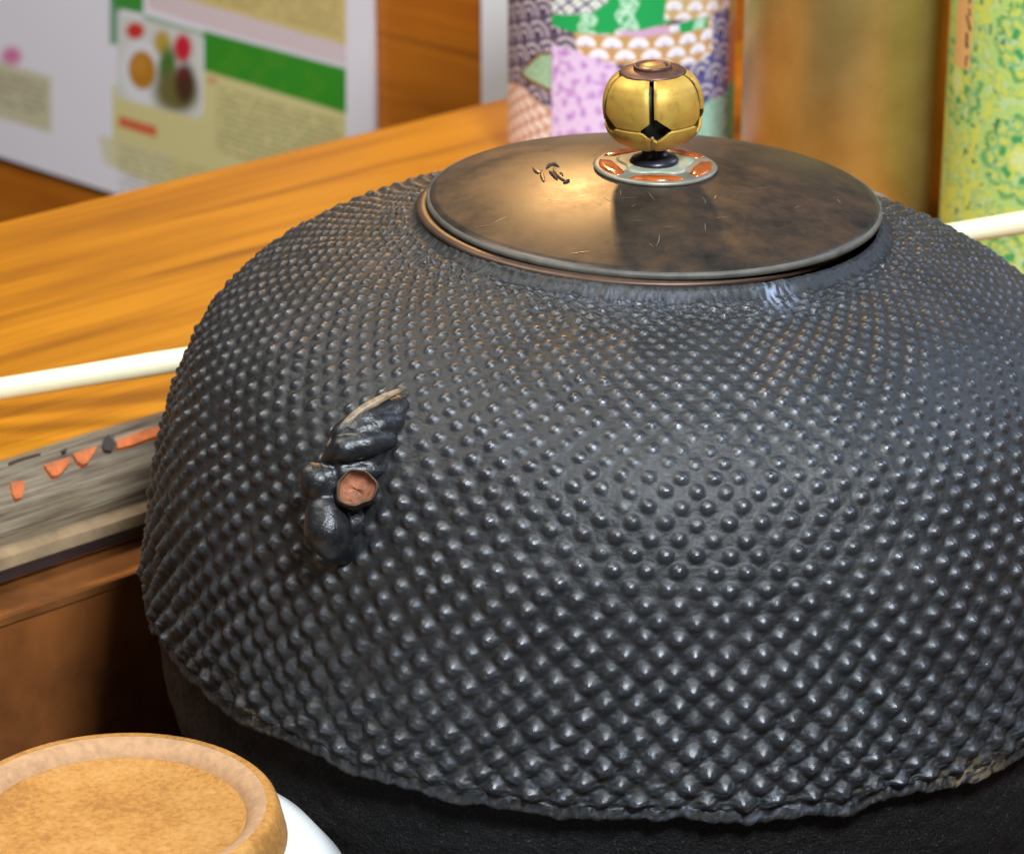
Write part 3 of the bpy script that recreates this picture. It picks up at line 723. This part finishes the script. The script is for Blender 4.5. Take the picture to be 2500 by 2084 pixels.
lug2 = lug1.copy(); link(lug2, kettle); lug2.rotation_euler = (0, 0, math.pi)
for ch in list(lug1.children):
    c2 = ch.copy(); link(c2, lug2)

# ------------------------------------------------------------------ the lid
LX, LZ = .0367, CAMH-.2410
lid = empty('kettle_lid', (LX, .7662, LZ-.0018), (.0091, .0213, 0))
tag(lid, 'round domed dark bronze lid with an enamelled flower washer, on the kettle', 'lid')
t = NT('patinated_bronze'); v = t.coord()
n1 = t.noise(62, 9, .72, v); n2 = t.noise(320, 4, .6, v); n3 = t.noise(14, 3, .5, v)
v4 = t.coord((900, 60, 1), (0, 0, .6)); n4 = t.noise(1, 3, .5, v4)
r_ = t.ramp(n1.outputs['Fac'], [(.32, (.016, .016, .015)), (.5, (.044, .034, .027)), (.72, (.100, .058, .032))])
sp = t.ramp(n2.outputs['Fac'], [(.62, (0, 0, 0)), (.70, (1, 1, 1))])
mx = t.n('Mix', data_type='RGBA'); ms = t.n('Math', operation='MULTIPLY'); ms.inputs[1].default_value = .35; t.l(sp.outputs[0], ms.inputs[0])
t.l(ms.outputs[0], mx.inputs['Factor']); t.l(r_.outputs[0], mx.inputs['A']); mx.inputs['B'].default_value = (.04, .035, .03, 1)
t.l(mx.outputs['Result'], t.b.inputs['Base Color'])
rr2 = t.ramp(n1.outputs['Fac'], [(.3, (.29,)*3), (.7, (.46,)*3)]); t.l(rr2.outputs[0], t.b.inputs['Roughness'])
t.set(Metallic=.4, Specular_IOR_Level=.6); t.bump(n2.outputs['Fac'], .12, .0003); t.bump(n4.outputs['Fac'], .03, .0002); BRZ = t.m
RIMM = mat_plain('grey_bronze_edge', (.085, .078, .064), .6, .1, .4, 160, .4, .0003)
RL = .0590; DZ = .0106
prof = [(0, DZ)]+[(RL*f, .0018+(DZ-.0018)*(1-f**1.9)) for f in np.linspace(.04, .975, 46)]+[(RL*.985, .0017)]
lathe('plate', prof[::-1], BRZ, lid, 256)
lathe('rim', [(.050, -.0001), (RL-.0006, .0), (RL-.0001, .0002), (RL, .0010), (RL-.0002, .0016), (RL*.984, .00185)], RIMM, lid, 256)
# scratches: a few fine raised-bright lines in the patina
SCR = mat_plain('bright_scratch', (.40, .36, .30), .4, .7, .1)
def lid_z(r): return .0018+(DZ-.0018)*(1-min(1, r/RL)**1.9)
rs = random.Random(11)
bm = bmesh.new()
for k in range(26):
    a0 = math.radians(rs.uniform(-150, -5)); r0 = rs.uniform(.022, .052); x, y = r0*math.cos(a0), r0*math.sin(a0)
    d = rs.uniform(0, math.pi); L = rs.uniform(.0015, .006); cv = rs.uniform(-120, 120); prev = None
    for i in range(7):
        w_ = .00007*math.sin(math.pi*(i+.4)/7); z_ = lid_z(math.hypot(x, y))+.00006
        nx, ny = -math.sin(d)*w_, math.cos(d)*w_
        cur = (bm.verts.new((x+nx, y+ny, z_)), bm.verts.new((x-nx, y-ny, z_)))
        if prev: bm.faces.new((prev[0], prev[1], cur[1], cur[0]))
        prev = cur; x += math.cos(d)*L/6; y += math.sin(d)*L/6; d += cv*L/6
me = bpy.data.meshes.new('scratches'); bm.to_mesh(me); bm.free(); me.materials.append(SCR)
tag(link(bpy.data.objects.new('scratches', me), lid), kind='stuff')
# the small cut character on the left of the lid
def lid_pt(px, py, up=.0002):
    o = Vector((0, 0, CAMH)); d = ray(px, py); C0 = Vector((LX, .7662, LZ-.0018)); z_ = .006
    for _ in range(8):
        t_ = (C0.z+z_-o.z)/d.z; P = o+d*t_-C0; z_ = lid_z(math.hypot(P.x, P.y))-P.x*.0213
    return Vector((P.x, P.y, lid_z(math.hypot(P.x, P.y))+up))
MARK = mat_plain('brassy_cut_mark', (.40, .28, .14), .35, .8, .3, 300)
MARKD = mat_plain('dark_cut_mark', (.03, .022, .015), .6)
strokes = [([(1300, 411), (1306, 419), (1314, 422), (1322, 418)], 1), ([(1320, 420), (1322, 432), (1326, 442)], 1), ([(1332, 412), (1340, 404), (1352, 402), (1362, 408)], 0),
           ([(1350, 408), (1352, 420), (1362, 430), (1372, 438), (1386, 443)], 1), ([(1340, 420), (1350, 428), (1358, 438)], 0), ([(1366, 424), (1370, 430)], 0), ([(1374, 446), (1388, 441)], 0)]
for s_, k in strokes:
    P = [lid_pt(*p) for p in s_]; Q = []
    for a_, b_ in zip(P, P[1:]): Q += [a_.lerp(b_, f) for f in (0, .33, .66)]
    Q.append(P[-1]); nq = len(Q)
    tube('mark_stroke', Q, [.00016+.00036*math.sin(math.pi*(i+.5)/nq) for i in range(nq)], MARK if k else MARKD, lid, 8)
# enamelled washer: a five-petalled flower
washer = empty('washer', (0, 0, DZ-.0006)); washer.parent = lid
SILV = mat_plain('silvery_cloison', (.24, .23, .18), .45, .4, .2, 200)
lathe('plate', [(.0100, .0003), (.0150, -.0002), (.0158, -.0001), (.0160, .0006), (.0154, .0010), (.0144, .0010), (.0110, .0013), (0, .0014)], SILV, washer, 128)
ENO = NT('orange_enamel'); nn = ENO.noise(220, 5, .7, ENO.coord()); rr3 = ENO.ramp(nn.outputs['Fac'], [(.35, (.22, .040, .010)), (.6, (.46, .11, .018))]); ENO.l(rr3.outputs[0], ENO.b.inputs['Base Color']); ENO.set(Roughness=.18, Coat_Weight=.5); ENO = ENO.m
ENW = mat_plain('pale_green_enamel', (.30, .32, .23), .4, 0, .12, 200, .05)
def flat_poly(name, pts, z0, z1, mat, parent, crown=0.0):
    bm = bmesh.new(); c = Vector((sum(p[0] for p in pts)/len(pts), sum(p[1] for p in pts)/len(pts), 0))
    lowr = [bm.verts.new((x, y, z0)) for x, y in pts]; rings_ = [lowr]
    for f, zf in ((1.0, .0), (.88, .75), (.5, 1.0)):
        rings_.append([bm.verts.new((c.x+(x-c.x)*f, c.y+(y-c.y)*f, z1+crown*zf)) for x, y in pts])
    for a_, b_ in zip(rings_, rings_[1:]):
        for k in range(len(pts)): bm.faces.new((a_[k], a_[(k+1) % len(pts)], b_[(k+1) % len(pts)], b_[k]))
    bm.faces.new(rings_[-1])
    me = bpy.data.meshes.new(name); bm.to_mesh(me); bm.free(); me.materials.append(mat)
    for p in me.polygons: p.use_smooth = True
    return link(bpy.data.objects.new(name, me), parent)
for k in range(5):
    a0 = math.radians(-90+72*k); pts_ = []
    for f in np.linspace(-1, 1, 9): pts_.append((.0148*math.cos(a0+f*.50)*(1-.02*f*f), .0148*math.sin(a0+f*.50)*(1-.02*f*f)))
    for f in np.linspace(1, -1, 9): q_ = .0101+.0014*(1-abs(f)**1.5)*0+.0016*abs(f)**2; pts_.append((q_*math.cos(a0+f*.48), q_*math.sin(a0+f*.48)))
    flat_poly('petal', pts_, .0004, .00125, ENO, washer, .0003)
pts_ = []
for k in range(60):
    a0 = 2*math.pi*k/60; rad_ = .0094+.0010*math.cos(5*(a0+math.pi/2+math.pi)); pts_.append((rad_*math.cos(a0), rad_*math.sin(a0)))
flat_poly('flower_centre', pts_, .0006, .0016, ENW, washer, .0001)

# ------------------------------------------------------------------ the knob, part of the lid
knob = empty('knob', (-.0003, 0, DZ+.0005), (.0, -.055, 0)); knob.parent = lid
DKM = mat_plain('dark_stem_metal', (.030, .030, .040), .35, .5, .3, 200, .1)
lathe('stem', [(.0062, .0002), (.0064, .0009), (.0058, .0018), (.0040, .0024), (.0032, .0030), (.0030, .0065)], DKM, knob, 48)
KB, KH, KR = .0044, .0207, .0129
kz = [0, .04, .12, .22, .34, .38, .50, .66, .80, .90, .965, 1.0]
kr = [.30, .50, .74, .90, .970, .975, 1.0, .990, .925, .82, .68, .56]
nzk, nck = 240, 900
zf = np.linspace(0, 1, nzk); thk = np.arange(nck)/nck*2*math.pi
Tk, Zk = np.meshgrid(thk, zf); Rk = spline(kz, kr, Zk)*KR
cent = [math.radians(-94+72*k) for k in range(5)]
dth = np.min([np.abs(np.angle(np.exp(1j*(Tk-c)))) for c in cent], 0); sgn = [np.angle(np.exp(1j*(Tk-c))) for c in cent]
sd = np.choose(np.argmin([np.abs(s) for s in sgn], 0), sgn)
arc = sd*Rk
Rk = Rk*(1+.022*(np.cos((math.pi/5-dth)*5/1.0)*-1)*-1*-.6)
Rk -= .0003*np.exp(-((Zk-.365)/.012)**2)             # seam round the waist
Rk -= .0007*np.exp(-(arc/.0009)**2)                   # pinch towards each slit
# slits and diamond holes are real openings
slit = (np.abs(arc) < np.where(Zk > .40, .00040+.00022*(1-np.abs(Zk-.6)), .00026)) & ((Zk > .40) & (Zk < .97))
slit |= (np.abs(arc) < .00042) & (Zk < .10)
hx = arc-.0010; hz_ = (Zk-.375)*KH
hole = (np.abs(hx)/.0043+np.abs(hz_)/.0033) < 1
Kv = tocart(Rk, Tk, KB+Zk*KH)
F = grid_faces(nzk, nck); op = (slit | hole).ravel(); F = F[~op[F].any(1)]
GOLD = NT('aged_gilt_brass'); v = GOLD.coord(); gn = GOLD.noise(120, 5, .6, v); gn2 = GOLD.noise(600, 3, .5, v)
gr = GOLD.ramp(gn.outputs['Fac'], [(.3, (.48, .28, .045)), (.65, (.66, .41, .08))])
gt = GOLD.noise(240, 6, .7, v, .3); gd = GOLD.ramp(gt.outputs['Fac'], [(.33, (.30, .22, .14)), (.46, (1, 1, 1))]); gm = GOLD.n('Mix', data_type='RGBA', blend_type='MULTIPLY'); gm.inputs['Factor'].default_value = .35; GOLD.l(gr.outputs[0], gm.inputs['A']); GOLD.l(gd.outputs[0], gm.inputs['B']); GOLD.l(gm.outputs['Result'], GOLD.b.inputs['Base Color']); GOLD.set(Metallic=.5, Roughness=.5); GOLD.bump(gn2.outputs['Fac'], .08, .0002); GOLD = GOLD.m
ks = mesh_np('bell_shell', Kv.reshape(-1, 3), F, GOLD, knob)
so = ks.modifiers.new('thickness', 'SOLIDIFY'); so.thickness = .0009; so.offset = -1
# soldered groove below the hole, closed
tube('lower_seam', [Vector(((float(spline(kz, kr, [f])[0])*KR-.0006)*math.cos(cent[0]), (float(spline(kz, kr, [f])[0])*KR-.0006)*math.sin(cent[0]), KB+f*KH)) for f in np.linspace(.10, .30, 8)], .0004, mat_plain('tan_solder', (.35, .22, .09), .5, .4), knob, 8)
INN_M = mat_plain('knob_dark_inside', (.010, .013, .014), .5)
lathe('inner_core', [(0, KB+.0008), (.004, KB+.001), (.0085, KB+.004), (.0102, KB+.009), (.0096, KB+.014), (.006, KB+.0195), (0, KB+.021)], INN_M, knob, 48)
CAPM = mat_plain('brown_copper_cap', (.13, .062, .045), .45, .45, .45, 150, .15)
ct = KB+KH
lathe('cap', [(.0056, ct-.0016), (.0082, ct-.0012), (.0087, ct-.0007), (.0080, ct-.0001), (.0046, ct+.0004), (.0030, ct+.0004)], CAPM, knob, 96)
lathe('cap_collar', [(.0046, ct+.0003), (.0050, ct+.0010), (.0047, ct+.0014), (.0040, ct+.0011), (.0036, ct+.0006)], CAPM, knob, 64)
lathe('rivet', [(.0036, ct+.0004), (.0032, ct+.0010), (.0020, ct+.0014), (0, ct+.0015)], mat_plain('rubbed_copper', (.42, .22, .07), .4, .5, .4, 300), knob, 48)
pk = bpy.data.objects
